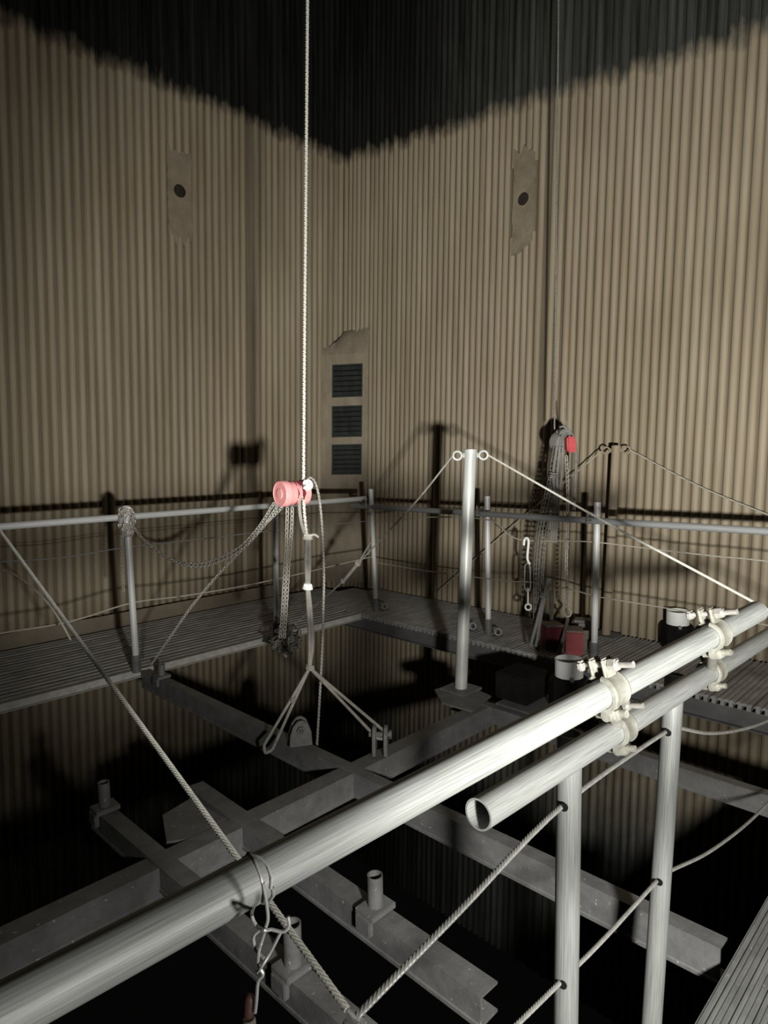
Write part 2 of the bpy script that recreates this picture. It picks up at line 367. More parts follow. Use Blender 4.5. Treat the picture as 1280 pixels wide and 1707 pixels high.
# smeared mortar patches with an inspection hole in each
def patch(wall, P, c, zc, zt, zb, w, hr):
    bm = bm_new(); outer = []
    nz, nx = 16, 7
    def ragged(u, top): return random.uniform(-.05, .06) * (1 if top else 1.3)
    for i in range(nx): u = -w + 2 * w * i / (nx - 1); outer.append((u, zb + ragged(u, 0)))
    for i in range(1, nz): outer.append((w + random.uniform(-.006, .006), zb + (zt - zb) * i / nz))
    for i in range(nx): u = w - 2 * w * i / (nx - 1); outer.append((u, zt + ragged(u, 1)))
    for i in range(1, nz): outer.append((-w + random.uniform(-.006, .006), zt - (zt - zb) * i / nz))
    front = [bm.verts.new(P(c + u, z, RT + .003)) for u, z in outer]; back = [bm.verts.new(P(c + u * 1.03, z, 0.004)) for u, z in outer]
    n = len(outer)
    for k in range(n): bm.faces.new((front[k], front[(k + 1) % n], back[(k + 1) % n], back[k]))
    hole = [bm.verts.new(P(c + hr * math.cos(2 * math.pi * k / 20), zc + hr * math.sin(2 * math.pi * k / 20), RT - .001)) for k in range(20)]
    edges = [bm.edges.get((front[k], front[(k + 1) % n])) for k in range(n)] + [bm.edges.new((hole[k], hole[(k + 1) % 20])) for k in range(20)]
    bmesh.ops.triangle_fill(bm, edges=edges, use_beauty=True, use_dissolve=False)
    pa = place('mortar_patch', bm, 'mortar', wall)
    bm = bm_new(); rings = []
    for out, rr in ((RT, hr), (-.0, hr * .97), (0.004, 0.001)):
        rings.append([bm.verts.new(P(c + rr * math.cos(2 * math.pi * k / 20), zc + rr * math.sin(2 * math.pi * k / 20), out)) for k in range(20)])
    for A, B in zip(rings, rings[1:]):
        for k in range(20): bm.faces.new((A[k], A[(k + 1) % 20], B[(k + 1) % 20], B[k]))
    place('inspection_hole', bm, 'hole', pa)
patch(wall_left, wl, pl_c, pl_z, pl_t, pl_b, 0.125, 0.062)
patch(wall_right, wr, pr_c, pr_z, pr_t, pr_b, 0.115, 0.058)

# corner panel of smeared mortar with three louvred ports
PA = on(533, 720, 1, YW - 0.047); PA -= LEAN * PA.z; PB = on(613, 720, 0, XW - 0.045 + .03); PB -= LEAN * PB.z
pu = (PB - PA); PWID = pu.length; pu.normalize(); pn = Vector((pu.y, -pu.x, 0)).normalized()
if pn.dot(CAM - PA) < 0: pn = -pn
def pc(u, z, out=0.0): return PA + pu * u + LEAN * z + pn * out
def hit_panel(px, py):
    nn = pu.cross(LEAN); r = ray(px, py); t = (PA - CAM).dot(nn) / r.dot(nn); P = CAM + r * t
    return (P - PA - LEAN * P.z).dot(pu), P.z
ports = [(hit_panel(553, 608), hit_panel(604, 661)), (hit_panel(553, 677), hit_panel(603, 728)), (hit_panel(553, 741), hit_panel(603, 791))]
ul = sum(p[0][0] for p in ports) / 3; ur = sum(p[1][0] for p in ports) / 3
ztop = hit_panel(575, 590)[1]
bm = bm_new()
rows = [0.03]
for (a, b) in reversed(ports): rows += [b[1], a[1]]
rows.append(ztop)
for i in range(len(rows) - 1):
    for (u0, u1, mid) in ((0, ul, 0), (ul, ur, 1), (ur, PWID, 0)):
        if mid and i % 2 == 1: continue
        prism(bm, [pc(u0, rows[i]), pc(u1, rows[i]), pc(u1, rows[i + 1]), pc(u0, rows[i + 1])], pn * -0.05)
bmesh.ops.remove_doubles(bm, verts=bm.verts, dist=0.0005)
wall_corner = structure('wall_corner', bm, 'mortar_grey')
# sloping smeared cap closing the panel into the corner
bm = bm_new(); K = 12
za = hit_panel(575, 556)[1]
base = [bm.verts.new(pc(PWID * i / K, ztop)) for i in range(K + 1)]
mid, top = [], []
for i in range(K + 1):
    t = i / K; c = pc(PWID * t, 0)
    deep = min(YW - .03 - c.y, XW - .03 - c.x) * -0.0
    rise = (za - ztop) * (0.25 + 0.95 * min(1, t * 2.1)) * (1 if t < .92 else .8)
    mid.append(bm.verts.new(pc(PWID * t, ztop + rise * 0.7 + random.uniform(-.02, .02), -.012 - 0.06 * math.sin(math.pi * t))))
    top.append(bm.verts.new(pc(PWID * t, ztop + rise + random.uniform(-.05, .06), -.03 - 0.17 * math.sin(math.pi * t))))
for A, B in ((base, mid), (mid, top)):
    for i in range(K): bm.faces.new((A[i], A[i + 1], B[i + 1], B[i]))
place('mortar_cap', bm, 'mortar_grey', wall_corner, smooth=True)
names = ['dark louvred port at the top of the corner stack', 'dark louvred port in the middle of the corner stack', 'dark louvred port at the bottom of the corner stack, slats clearest']
for (a, b), lab in zip(ports, names):
    z0, z1 = b[1], a[1]
    t = thing('louvred_port', lab, 'vent', pc((ul + ur) / 2, z0, -.03), 'louvred ports in the corner panel')
    bm = bm_new(); w = 0.014
    for (u0, u1, q0, q1) in ((ul, ur, z0, z0 + w), (ul, ur, z1 - w, z1), (ul, ul + w, z0 + w, z1 - w), (ur - w, ur, z0 + w, z1 - w)):
        prism(bm, [pc(u0, q0, -.008), pc(u1, q0, -.008), pc(u1, q1, -.008), pc(u0, q1, -.008)], pn * -0.05)
    place('frame', bm, 'louvre', t)
    bm = bm_new(); prism(bm, [pc(ul, z0, -.05), pc(ur, z0, -.05), pc(ur, z1, -.05), pc(ul, z1, -.05)], pn * -0.01); place('back_plate', bm, 'black', t)
    ns = 6
    for k in range(ns):
        zc = z0 + w + (z1 - z0 - 2 * w) * (k + .5) / ns; hh = (z1 - z0 - 2 * w) / ns
        bm = bm_new(); prism(bm, [pc(ul + w, zc - hh * .40, -.012), pc(ur - w, zc - hh * .40, -.012), pc(ur - w, zc + hh * .40, -.034), pc(ul + w, zc + hh * .40, -.034)], pn * -0.008)
        place('slat', bm, 'louvre', t)

# ------------------------------------------------------------------ decks
def plank(parent, x0, x1, y0, y1, mat='deck', rib=0.0165, webs=True, depth=.007):
    """hollow ribbed metal plank running along x, top at z = 0"""
    bm = bm_new(); prof = []; n = max(2, round((y1 - y0 - .006) / rib)); g = (y1 - y0 - .006) / n; yy = y0 + .003
    for i in range(n):
        big = (i % 3 == 2)
        prof += [(yy + g * i + g * .12, 0), (yy + g * i + g * (.62 if not big else .5), 0), (yy + g * i + g * (.72 if not big else .6), -depth if not big else -depth - .003), (yy + g * (i + 1), -depth if not big else -depth - .003)]
    A = [bm.verts.new((x0, q, z)) for q, z in prof]; B = [bm.verts.new((x1, q, z)) for q, z in prof]
    for k in range(len(prof) - 1): bm.faces.new((A[k], A[k + 1], B[k + 1], B[k]))
    A2 = [bm.verts.new((xx, prof[0][0], -.018)) for xx in (x0, x1)]; B2 = [bm.verts.new((xx, prof[-1][0], -.018)) for xx in (x0, x1)]
    bm.faces.new((A2[0], A2[1], B2[1], B2[0])); bm.faces.new((A[0], B[0], A2[1], A2[0])); bm.faces.new((A[-1], B2[0], B2[1], B[-1]))
    bm.faces.new(A + [B2[0], A2[0]]); bm.faces.new(B + [B2[1], A2[1]])
    if webs:
        m = max(2, round((y1 - y0) / 0.048))
        for i in range(m):
            c = y0 + (y1 - y0) * (i + .5) / m
            box(bm, ((x0 + x1) / 2, c, -.030), (x1 - x0 - .002, 0.024, 0.032))
    return place('plank', bm, mat, parent)
# left deck along the left wall
dl = thing('scaffold_deck', 'ribbed grey scaffold deck along the left furnace wall with tan toe board', 'deck', (1.8, 5.27, 0))
ys = [4.60 + 0.225 * i for i in range(7)]
for a, b in zip(ys, ys[1:]): plank(dl, -0.6, 4.235, a, b, rib=0.0675, webs=False, depth=.010)
bm = bm_new(); prism(bm, [(-0.6, 4.598, .004), (-0.6, 4.598, -.048), (-0.6, 4.56, -.048), (-0.6, 4.56, -.044), (-0.6, 4.59, -.044), (-0.6, 4.59, .004)], (4.835, 0, 0)); place('edge_angle', bm, 'edge', dl)
bm = bm_new(); box(bm, (1.82, 5.935, .068), (4.84, .012, .132), bev=.002); place('toe_board', bm, 'toe', dl)
# right deck across the corner and along the right wall
dr = thing('scaffold_deck', 'ribbed grey scaffold deck along the right furnace wall, hollow plank ends showing', 'deck', (4.78, 2.6, 0))
y = -0.9
while y < 5.9:
    plank(dr, 4.25 + random.uniform(-.004, .004), 5.20 if y < 5.25 else (5.05 if y < 5.5 else 4.8), y, min(y + .25, 5.90), rib=.033); y += .25
bm = bm_new(); prism(bm, [(4.256, -0.9, -.045), (4.256, -0.9, -.15), (4.225, -0.9, -.15), (4.225, -0.9, -.158), (4.266, -0.9, -.158), (4.266, -0.9, -.045)], (0, 6.84, 0)); place('edge_channel', bm, 'fascia', dr)
# near deck in front, under the camera
dn = thing('scaffold_deck', 'near scaffold deck with fine lengthwise ribs, cut by the lower right corner', 'deck', (1.5, 0.2, 0))
for i in range(6): plank(dn, -0.9, 4.0, 0.565 - .25 * (i + 1), 0.565 - .25 * i, 'neardeck', rib=0.0155, depth=.0035)

# ------------------------------------------------------------------ channel beams over the shaft
def channel(name, label, axis, c0, c1, web, far, z=0.0, h=0.10, lipw=0.04, mat='steel', sockets=(), tilt=0.0, group='channel beams over the open shaft'):
    """C-channel: web at `web` facing the camera, flanges reaching to `far`"""
    t_ = 0.008; lip = web + (far - web) * lipw / abs(far - web) if lipw else web
    pr = [(web, z), (far, z - .004), (far, z - .004 - t_), (web + t_, z - t_), (web + t_, z - h + t_), (far, z - h + t_), (far, z - h), (web - .004, z - h), (web - .004, z - h + .012), (web, z - h + .016)]
    mid = (c0 + c1) / 2
    def P(a, zz, c): 
        k = tilt * (c - mid)
        return Vector((a + k, c, zz)) if axis == 'y' else Vector((c, a + k, zz))
    loc = P(web, z, mid); t = thing(name, label, 'beam', loc, group)
    bm = bm_new(); A = [bm.verts.new(P(a, zz, c0)) for a, zz in pr]; B = [bm.verts.new(P(a, zz, c1)) for a, zz in pr]; n = len(pr)
    for k in range(n): bm.faces.new((A[k], A[(k + 1) % n], B[(k + 1) % n], B[k]))
    bm.faces.new(A[::-1]); bm.faces.new(B)
    place('channel', bm, mat, t)
    for c, r, hh in sockets:
        q = P((web + far) / 2 - (0.0 if axis == 'x' else .004), z, c)
        bm = bm_new(); pipe(bm, q + Vector((0, 0, .02)), q + Vector((0, 0, hh)), r, .004, 20, 1); s = place('post_socket', bm, mat, t, smooth=True)
        bm = bm_new(); box(bm, q + Vector((0, 0, .012)), (abs(far - web) + .03, .085, .022), bev=.003)
        box(bm, q + Vector((-(abs(far - web) / 2 + .012), 0, -.02)), (.02, .07, .055), bev=.003)
        place('clamp_plate', bm, mat, s)
    return t
bA = channel('channel_beam', 'long grey channel beam running from left deck edge to the near side, cut end at right', 'y', 0.60, 4.56, 2.015, 2.085, h=.125, sockets=((4.30, .024, .10),), tilt=-0.018)
bB = channel('channel_beam', 'grey channel beam in front carrying one open stub socket in mid view', 'y', 1.03, 2.75, 1.385, 1.47, sockets=((1.50, .027, .13),), tilt=0.0)
bC = channel('channel_beam', 'dark channel beam at lower left with a stub socket at its far end and another below the tie wire', 'y', 0.75, 2.90, 1.03, 1.105, sockets=((2.83, .025, .13), (1.50, .028, .15)), tilt=-0.03)
bD = channel('channel_beam', 'grey channel beam behind the two near galvanised posts, nearest the right deck', 'y', 0.3, 2.58, 3.155, 3.22)
bE = channel('cross_beam', 'dusty grey cross beam under the channels, running from lower left up to the rope lugs', 'x', 0.25, 3.2, 2.27, 2.37, z=-0.004, h=0.125)
# gusset plates on the cross beam
bm = bm_new(); prism(bm, [(1.12, 2.42, -.01), (1.20, 2.62, -.01), (1.36, 2.66, -.01), (1.38, 2.38, -.01), (1.2, 2.37, -.01)], (0, 0, -.01)); place('gusset_plate', bm, 'steel', bE)
bm = bm_new(); prism(bm, [(3.02, 2.3, .006), (3.3, 2.36, .006), (3.36, 2.66, .006), (3.14, 2.7, .006), (3.0, 2.52, .006)], (0, 0, -.012)); place('base_plate', bm, 'steel', bE)
# lugs holding the rope slings
def lug(label, base, u):
    base = Vector(base); u = Vector(u).normalized(); v = Vector((-u.y, u.x, 0)); t = thing('lifting_lug', label, 'lug', base, 'lifting lugs')
    for s in (-1, 1):
        prof = [(-.062, 0), (.062, 0), (.058, .075), (.038, .125), (.012, .142), (-.016, .138), (-.042, .108), (-.058, .06)]
        bm = bm_new(); prism(bm, [base + u * a + v * (s * .03 - .009) + Vector((0, 0, z)) for a, z in prof], v * .02)
        bmesh.ops.bevel(bm, geom=bm.edges[:], offset=.003, segments=1, affect='EDGES'); place('cheek_plate', bm, 'lug', t)
    bm = bm_new(); cyl(bm, base - v * .06 + Vector((0, 0, .095)), base + v * .06 + Vector((0, 0, .095)), .014, 12)
    cyl(bm, base - v * .06 + Vector((0, 0, .095)), base - v * .048 + Vector((0, 0, .095)), .023, 6); place('pin', bm, 'lug', t)
    return base + Vector((0, 0, .095))
lugA = lug('rounded cast lug on the long channel beam holding the left sling', (2.04, 2.72, 0.0), (.85, -.5, 0))
lugB = lug('rounded cast lug on the cross beam holding the right sling', (2.27, 2.33, 0.0), (.75, .66, 0))

# ------------------------------------------------------------------ guard posts and rails round the platform
RP = 0.0242
def guard_post(label, base, top, mat='galv_far', sleeve=True, r=RP):
    base, top = Vector(base), Vector(top); d = (top - base).normalized()
    t = thing('guard_post', label, 'post', base, 'guard posts of the platform')
    bm = bm_new(); pipe(bm, base, top, r, .0035, 20, 6); p = place('tube', bm, mat, t, smooth=True)
    if sleeve:
        bm = bm_new(); pipe(bm, base, base + d * .13, r + .008, .006, 18, 1); place('base_sleeve', bm, 'steel', t, smooth=True)
    return t
p1b, p1t = on(228, 1120, 2, 0.0), on(210, 843, 1, 4.56)
p2b, p2t = on(461, 1063, 2, 0.0), on(459, 838, 1, 4.53)
p3b, p3t = on(627, 1018, 2, 0.0), on(618, 815, 1, 4.57)
p4b, p4t = on(814, 1056, 2, 0.0), on(812, 827, 0, 4.505)
p5b, p5t = on(990, 1098, 2, 0.0), on(996, 837, 0, 4.43)
guard_post('galvanised post at left, chain knotted round its top', p1b, p1t)
guard_post('galvanised post behind the pink chain hoist', p2b, p2t)
guard_post('galvanised post at the far corner where two rails meet', p3b, p3t)
guard_post('galvanised post just right of the tall white pole', p4b, p4t)
guard_post('galvanised post in front of the tan pole and red boxes', p5b, p5t)
def rail(label, a, b, mat, r=RP, ends=True, name='guard_rail'):
    bm = bm_new(); pipe(bm, a, b, r, .0035, 24, 12)
    return tag(place(name, bm, mat, origin=tuple((Vector(a) + Vector(b)) / 2), smooth=True), label, 'rail')
a = on(0, 878, 1, 4.615); b = on(609, 831, 1, 4.625); rail('long pale rail along the left deck, tied to the posts', a + (a - b) * .25, b, 'galv_far')
a = on(586, 843, 0, 4.385); b = on(1280, 886, 0, 4.385); rail('long dull grey rail along the right deck, brighter at its right end', a, b + (b - a) * .3, 'dullrail')
# couplers
def clamp(t, c, a, up, k=1.0, pivot=None, flip=1, mats=('coupler', 'bolt')):
    """one half of a scaffold coupler round a tube of axis a; ears and bolt towards up"""
    c = Vector(c); a = Vector(a).normalized(); up = Vector(up); up = (up - a * up.dot(a)).normalized(); s = a.cross(up).normalized() * flip
    bm = bm_new(); prof = [(-.025, RP + .001), (-.025, RP + .007), (-.020, RP + .0088), (-.014, RP + .006), (.014, RP + .006), (.020, RP + .0088), (.025, RP + .007), (.025, RP + .001)]
    prof = [(x * k, (RP + (y - RP) * k)) for x, y in prof]
    n = 26; rings = []
    for i in range(n + 1):
        th = math.radians(18 + 324 * i / n); rings.append([bm.verts.new(c + a * q + (up * math.cos(th) + s * math.sin(th)) * r) for q, r in prof])
    m = len(prof)
    for A, B in zip(rings, rings[1:]):
        for j in range(m): bm.faces.new((A[j], A[(j + 1) % m], B[(j + 1) % m], B[j]))
    bm.faces.new(rings[0][::-1]); bm.faces.new(rings[-1])
    for e in (-1, 1):
        q = c + up * (RP + .017 * k) + s * (e * .0125 * k)
        box(bm, q, (.032 * k, .008 * k, .036 * k), (a, s, up), bev=.003 * k)
    band = place('clamp_band', bm, mats[0], t, smooth=True)
    bm = bm_new(); q = c + up * (RP + .022 * k)
    cyl(bm, q - s * .045 * k, q + s * .062 * k, .0058 * k, 12)
    cyl(bm, q + s * .018 * k, q + s * .031 * k, .0118 * k, 6)
    lathe(bm, q + s * .031 * k, s, [(.010 * k, 0), (.0085 * k, .004 * k), (.006 * k, .0045 * k)], 12)
    box(bm, q - s * .036 * k, (.030 * k, .014 * k, .018 * k), (a, s, up), bev=.004 * k)
    place('bolt', bm, mats[1], band, smooth=True)
    bm = bm_new(); q = c - up * (RP + .014 * k)
    cyl(bm, q - a * .022 * k, q + a * .022 * k, .009 * k, 12); box(bm, q, (.03 * k, .03 * k, .022 * k), (a, s, up), bev=.004 * k)
    cyl(bm, q + s * .012 * k, q + s * .028 * k, .007 * k, 10); cyl(bm, q - s * .03 * k, q - s * .012 * k, .010 * k, 6)
    place('hinge', bm, mats[0], band, smooth=True)
def coupler(label, joints, pivot=True, k=1.0, mats=('coupler', 'bolt'), group='scaffold couplers'):
    loc = sum((Vector(j[0]) for j in joints), Vector()) / len(joints)
    t = thing('scaffold_coupler', label, 'coupler', loc, group)
    for j in joints: clamp(t, *j, k=k, mats=mats)
    if len(joints) > 1:
        p0, p1 = Vector(joints[0][0]), Vector(joints[1][0]); bm = bm_new(); d = (p1 - p0).normalized()
        cyl(bm, p0 + d * (RP + .003), p1 - d * (RP + .003), .014, 14); place('swivel_pin', bm, mats[1], t, smooth=True)
    return t
X_, Y_, Z_ = Vector((1, 0, 0)), Vector((0, 1, 0)), Vector((0, 0, 1))
small = ('darkchain', 'bolt')
coupler('small dark coupler fixing the left rail at the far corner post', [(on(604, 836, 1, 4.62), X_, Y_ * -1)], k=.9, mats=small, group='small rail couplers')
coupler('small dark coupler fixing the right rail at the post beside the white pole', [(on(800, 853, 0, 4.385), Y_, X_ * -1)], k=.9, mats=small, group='small rail couplers')
coupler('small dark coupler fixing the right rail at the post before the tan pole', [(on(984, 864, 0, 4.385), Y_, X_ * -1)], k=.9, mats=small, group='small rail couplers')

# near rail: two scaffold tubes, two swivel couplers, two posts
KN = 1.13; RF = RP; RP = RF * KN
U0, U1 = at(400, 1478, .666 * KN), at(1200, 1052, 1.394 * KN)
du = (U1 - U0).normalized()
def along(o, d, px):                                                # parameter where the line crosses image column px (measurement only)
    lo_, hi_ = -3.0, 6.0
    for _ in range(60):
        m = (lo_ + hi_) / 2; q = ROT.transposed() @ (o + d * m - CAM)
        if q.z > -0.02 or CX + F * q.x / -q.z < px: lo_ = m
        else: hi_ = m
    return o + d * ((lo_ + hi_) / 2)
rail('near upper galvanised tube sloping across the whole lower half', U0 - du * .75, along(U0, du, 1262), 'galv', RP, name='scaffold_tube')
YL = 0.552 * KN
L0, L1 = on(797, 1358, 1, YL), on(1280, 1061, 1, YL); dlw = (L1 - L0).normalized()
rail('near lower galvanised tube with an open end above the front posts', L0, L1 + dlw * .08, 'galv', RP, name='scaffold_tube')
cu1, cl1 = along(U0, du, 1012), along(L0, dlw, 1030); cu2, cl2 = along(U0, du, 1188), along(L0, dlw, 1186)
coupler('zinc swivel coupler on the near tubes, left one of the pair', [(cu1, du, Z_ + Y_ * .25), (cl1, dlw, Z_ + Y_ * .25)], group='swivel couplers of the near rail', k=KN)
coupler('zinc swivel coupler on the near tubes, right one of the pair by the black canister', [(cu2, du, Z_ + Y_ * .25), (cl2, dlw, Z_ + Y_ * .25)], group='swivel couplers of the near rail', k=KN)
YP = YL + 2 * RP + .004
a0, a1 = on(947, 1400, 1, YP), on(943, 1700, 1, YP); da = (a1 - a0).normalized()
b0, b1 = on(1117, 1240, 1, YP), on(1087, 1690, 1, YP); db = (b1 - b0).normalized()
def near_post(label, p, d, ztop, holes):
    top = p + d * ((ztop - p.z) / d.z); base = p + d * ((-0.20 - p.z) / d.z)
    t = thing('near_post', label, 'post', base, 'near posts')
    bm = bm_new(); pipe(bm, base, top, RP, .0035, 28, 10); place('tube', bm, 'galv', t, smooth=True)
    bm = bm_new(); pipe(bm, base, base + d * .12, RP + .009, .007, 24, 1); place('base_sleeve', bm, 'steel', t, smooth=True)
    bm = bm_new(); box(bm, base + Vector((0, -.07, .03)), (.06, .12, .012), bev=.002); place('bracket', bm, 'steel', t)
    for h in holes:
        dv = Vector((-.97, -.24, 0)); q = h - d * .0 + dv * (RP + .0004)
        bm = bm_new(); lathe(bm, q - dv * .003, dv, [(.0095, 0), (.0095, .0035), (.004, .0036)], 18); place('rope_hole', bm, 'black', t)
hA1, hA2 = on(945, 1336, 1, YP), on(943, 1628, 1, YP); lz = lambda x: (L0 + dlw * ((x - L0.x) / dlw.x)).z; hB1, hB2 = on(1115, 1216, 1, YP), on(1101, 1462, 1, YP)
near_post('near galvanised post at left of two, ropes threaded through it', a0, da, lz(a0.x) + .004, (hA1, hA2))
near_post('near galvanised post at right of two, ropes threaded through it', b0, db, lz(b0.x) + .004, (hB1, hB2))

# ------------------------------------------------------------------ ropes near the camera
def rope_thing(name, label, cat, bm, mat, origin): 
    o = place(name, bm, mat, origin=tuple(origin), smooth=True); return tag(o, label, cat)
k0 = on(592, 1697, 1, YP + .005)
pts = [k0, on(760, 1525, 1, YP), hA1, hB1, on(1131, 1213, 1, YP), on(1180, 1222, 1, YP), on(1230, 1217, 1, YP), on(1280, 1201, 1, YP), on(1350, 1165, 1, YP), Vector((4.22, YP, .20)), Vector((4.262, YP, .04))]
rope_thing('wire_rope', 'upper wire rope threaded through both near posts, sagging at right', 'rope', rope(pts, .0063, 6, .055, .006, 24, 6), 'wire', hA1)
pts = [on(700, 1860, 1, YP), on(830, 1738, 1, YP), hA2, on(1010, 1561, 1, YP), hB2, on(1122, 1449, 1, YP), on(1180, 1421, 1, YP), on(1240, 1377, 1, YP), on(1285, 1333, 1, YP), Vector((3.45, YP, .06)), Vector((4.26, YP, .03))]
rope_thing('wire_rope', 'lower wire rope threaded through both near posts, curling up at right', 'rope', rope(pts, .0058, 6, .055, .006, 24, 6), 'wire', hA2)
s0, s1 = at(578, 1682, .98), at(0, 885, 2.42)
rope_thing('stay_rope', 'pale twisted stay rope slanting down from the left rail to the near bottom', 'rope', rope([s0, s0.lerp(s1, .33), s0.lerp(s1, .66), s1, s0.lerp(s1, 2.6)], .0064, 6, .06, .008, 24, 2), 'rope', s0)
bm = bm_new(); knot(bm, k0 + Vector((0, 0, -.010)), .010, .006, 2, Vector((.6, 0, .7)))
smooth_rope(bm, [k0, k0 + Vector((-.02, 0, -.03)), k0 + Vector((-.03, .01, -.12)), k0 + Vector((-.03, .0, -.76))], .0055, 8)
smooth_rope(bm, [k0, k0 + Vector((.012, 0, -.03)), k0 + Vector((.018, .01, -.12)), k0 + Vector((.02, .0, -.76))], .0055, 8)
smooth_rope(bm, [s0, s0 + (k0 - s0) * .5, k0], .004, 8)
rope_thing('rope_knot', 'knot of wire rope at the bottom edge joining stay and mid rope', 'rope', bm, 'wire', k0)
# twisted tie wire hanging from the near tube
def tw(x, y, d): return at(380 + x / 5.22, 1380 + y / 5.22, d * KN)
bm = bm_new(); c = along(U0, du, 431); a_, b_ = frame(du); wr_ = .0019
loop = [c + du * (.004 * math.sin(k)) + (a_ * math.cos(k * .42) + b_ * math.sin(k * .42)) * (RP + .002) for k in range(16)]
sweep(bm, loop, wr_, 7)
D = .615
for pl in ([(190, 230, .618), (240, 310, .605), (290, 440, .598), (308, 560, .60), (298, 640, .61)],
           [(305, 480, .597), (330, 620, .60), (347, 790, .61), (318, 895, .61)],
           [(228, 675, .62 * KN), (208, 760, D), (250, 850, D), (318, 890, .607), (372, 885, D)],
           [(275, 888, D), (222, 950, D), (245, 1060, D), (312, 1135, .61)],
           [(318, 905, .612), (290, 1000, D), (268, 1080, .61), (264, 1190, D), (305, 1275, D), (262, 1340, D), (248, 1500, D), (236, 1610, D)],
           [(462, 900, D), (370, 1080, D), (290, 1210, .61), (255, 1255, D)],
           [(372, 882, D), (480, 902, D), (530, 850, D), (522, 770, D)]):
    sweep(bm, spline([tw(*p) for p in pl], 5), wr_, 7)
tie = tag(place('tie_wire', bm, 'tie', origin=tuple(c), smooth=True), 'bright twisted tie wire looped round the near tube and hanging down', 'wire')
rt = thing('hanging_rod', 'red-brown round-ended rod hanging at the end of the tie wire', 'rod', at(417, 1740, .62 * KN))
bm = bm_new(); lathe(bm, at(414, 1692, .62 * KN), at(416, 1655, .62 * KN) - at(414, 1692, .62 * KN), [(.0062, 0), (.0062, .016), (.0056, .019), (.0042, .0215), (.0015, .023)], 16); place('upper_rod', bm, 'rust', rt, smooth=True)
bm = bm_new(); lathe(bm, at(417, 1745, .62 * KN), at(414, 1692, .62 * KN) - at(417, 1745, .62 * KN), [(.0078, 0), (.0078, .026), (.0074, .0295), (.006, .031)], 16); place('lower_collar', bm, 'strap', rt, smooth=True)

# ------------------------------------------------------------------ tall poles with eye rings and stays
def eye_pole(label, base, top, r, mat, d_ring, ringmat):
    base, top = Vector(base), Vector(top); t = thing('eye_pole', label, 'pole', base)
    bm = bm_new(); pipe(bm, base, top, r, .004, 24, 8); place('tube', bm, mat, t, smooth=True)
    bm = bm_new(); lathe(bm, top - Vector((0, 0, .012)), Z_, [(r * 1.05, 0), (r * 1.05, .022), (r * .9, .026)], 24); place('cap', bm, mat, t)
    bm = bm_new(); box(bm, base + Vector((0, 0, .008)), (.2, .2, .016), bev=.002); place('base_plate', bm, 'steel', t)
    out = []
    for s in (-1, 1):
        c = top + d_ring * (s * (r + .045)) + Vector((0, 0, -.028)); bm = bm_new()
        vn = (CAM - c); vn -= d_ring * vn.dot(d_ring) * .6
        ring(bm, c, vn, .028, .0075, 20, 8); cyl(bm, c - d_ring * s * .028, c - d_ring * s * .05, .009, 8); cyl(bm, c - d_ring * s * .035, c - d_ring * s * .046, .018, 6)
        place('eye_ring', bm, ringmat, t, smooth=True); out.append(c + d_ring * s * .03)
    return out
VR = Vector((.707, -.707, 0))
P1B, P1T = on(768, 1150, 2, 0.0), at(784, 752, 4.22)
eL, eR = eye_pole('tall white pole standing at the middle, eye rings at its top', P1B, P1T, .041, 'pole', VR, 'pole')
P2B, P2T = on(1010, 1050, 0, 5.09), on(1027, 745, 0, 5.11)
P2B.z = 0.0
fL, fR = eye_pole('tan dust-coloured pole standing against the right furnace wall', P2B, P2T, .036, 'tanpole', Vector((.25, -.97, 0)), 'tanpole')
def wires(name, label, lists, r, mat='thinwire', cat='wire', seg=8, dense=6, extra=None):
    bm = bm_new()
    for l in lists: sweep(bm, spline(l, dense), r, seg)
    if extra: extra(bm)
    return tag(place(name, bm, mat, origin=tuple(Vector(lists[0][0])), smooth=True), label, cat)
wires('stay_wire', 'pale stay wire from the white pole down to the near tube', [[eR, eR.lerp(at(1330, 1044, 2.75), .5) + Vector((0, 0, -.012)), at(1330, 1044, 2.75), eR.lerp(at(1330, 1044, 2.75), 1.0 * (eR.z - .02) / (eR.z - at(1330, 1044, 2.75).z))]], .0065, 'rope')
e0, e1, e2 = at(597, 939, 4.95), at(572, 969, 5.1), at(474, 1056, 5.45)
def ex(bm):
    knot(bm, e0, .016, .008, 2, (e1 - e0)); sweep(bm, [e0, e1], .014, 8); knot(bm, e1, .013, .006, 2, (e1 - e0))
    cyl(bm, at(520, 1014, 5.28), at(532, 1003, 5.25), .012, 8); cyl(bm, at(479, 1052, 5.43), at(490, 1042, 5.40), .013, 8)
wires('stay_wire', 'stay wire from the white pole down left with a knotted splice', [[eL, at(690, 840, 4.5), e0], [at(619, 902, 4.85), e0], [e1, e2]], .0062, 'greyrope', extra=ex)
wires('stay_wire', 'thin stay wire from the tan pole slanting down along the wall to the left', [[fL, on(860, 872, 0, 5.2), on(730, 986, 0, 5.2)]], .006)
wires('stay_wire', 'thin stay wire from the tan pole slanting down along the wall to the right', [[fR, on(1160, 808, 0, 5.2), on(1280, 858, 0, 5.2), on(1400, 905, 0, 5.2)]], .006)
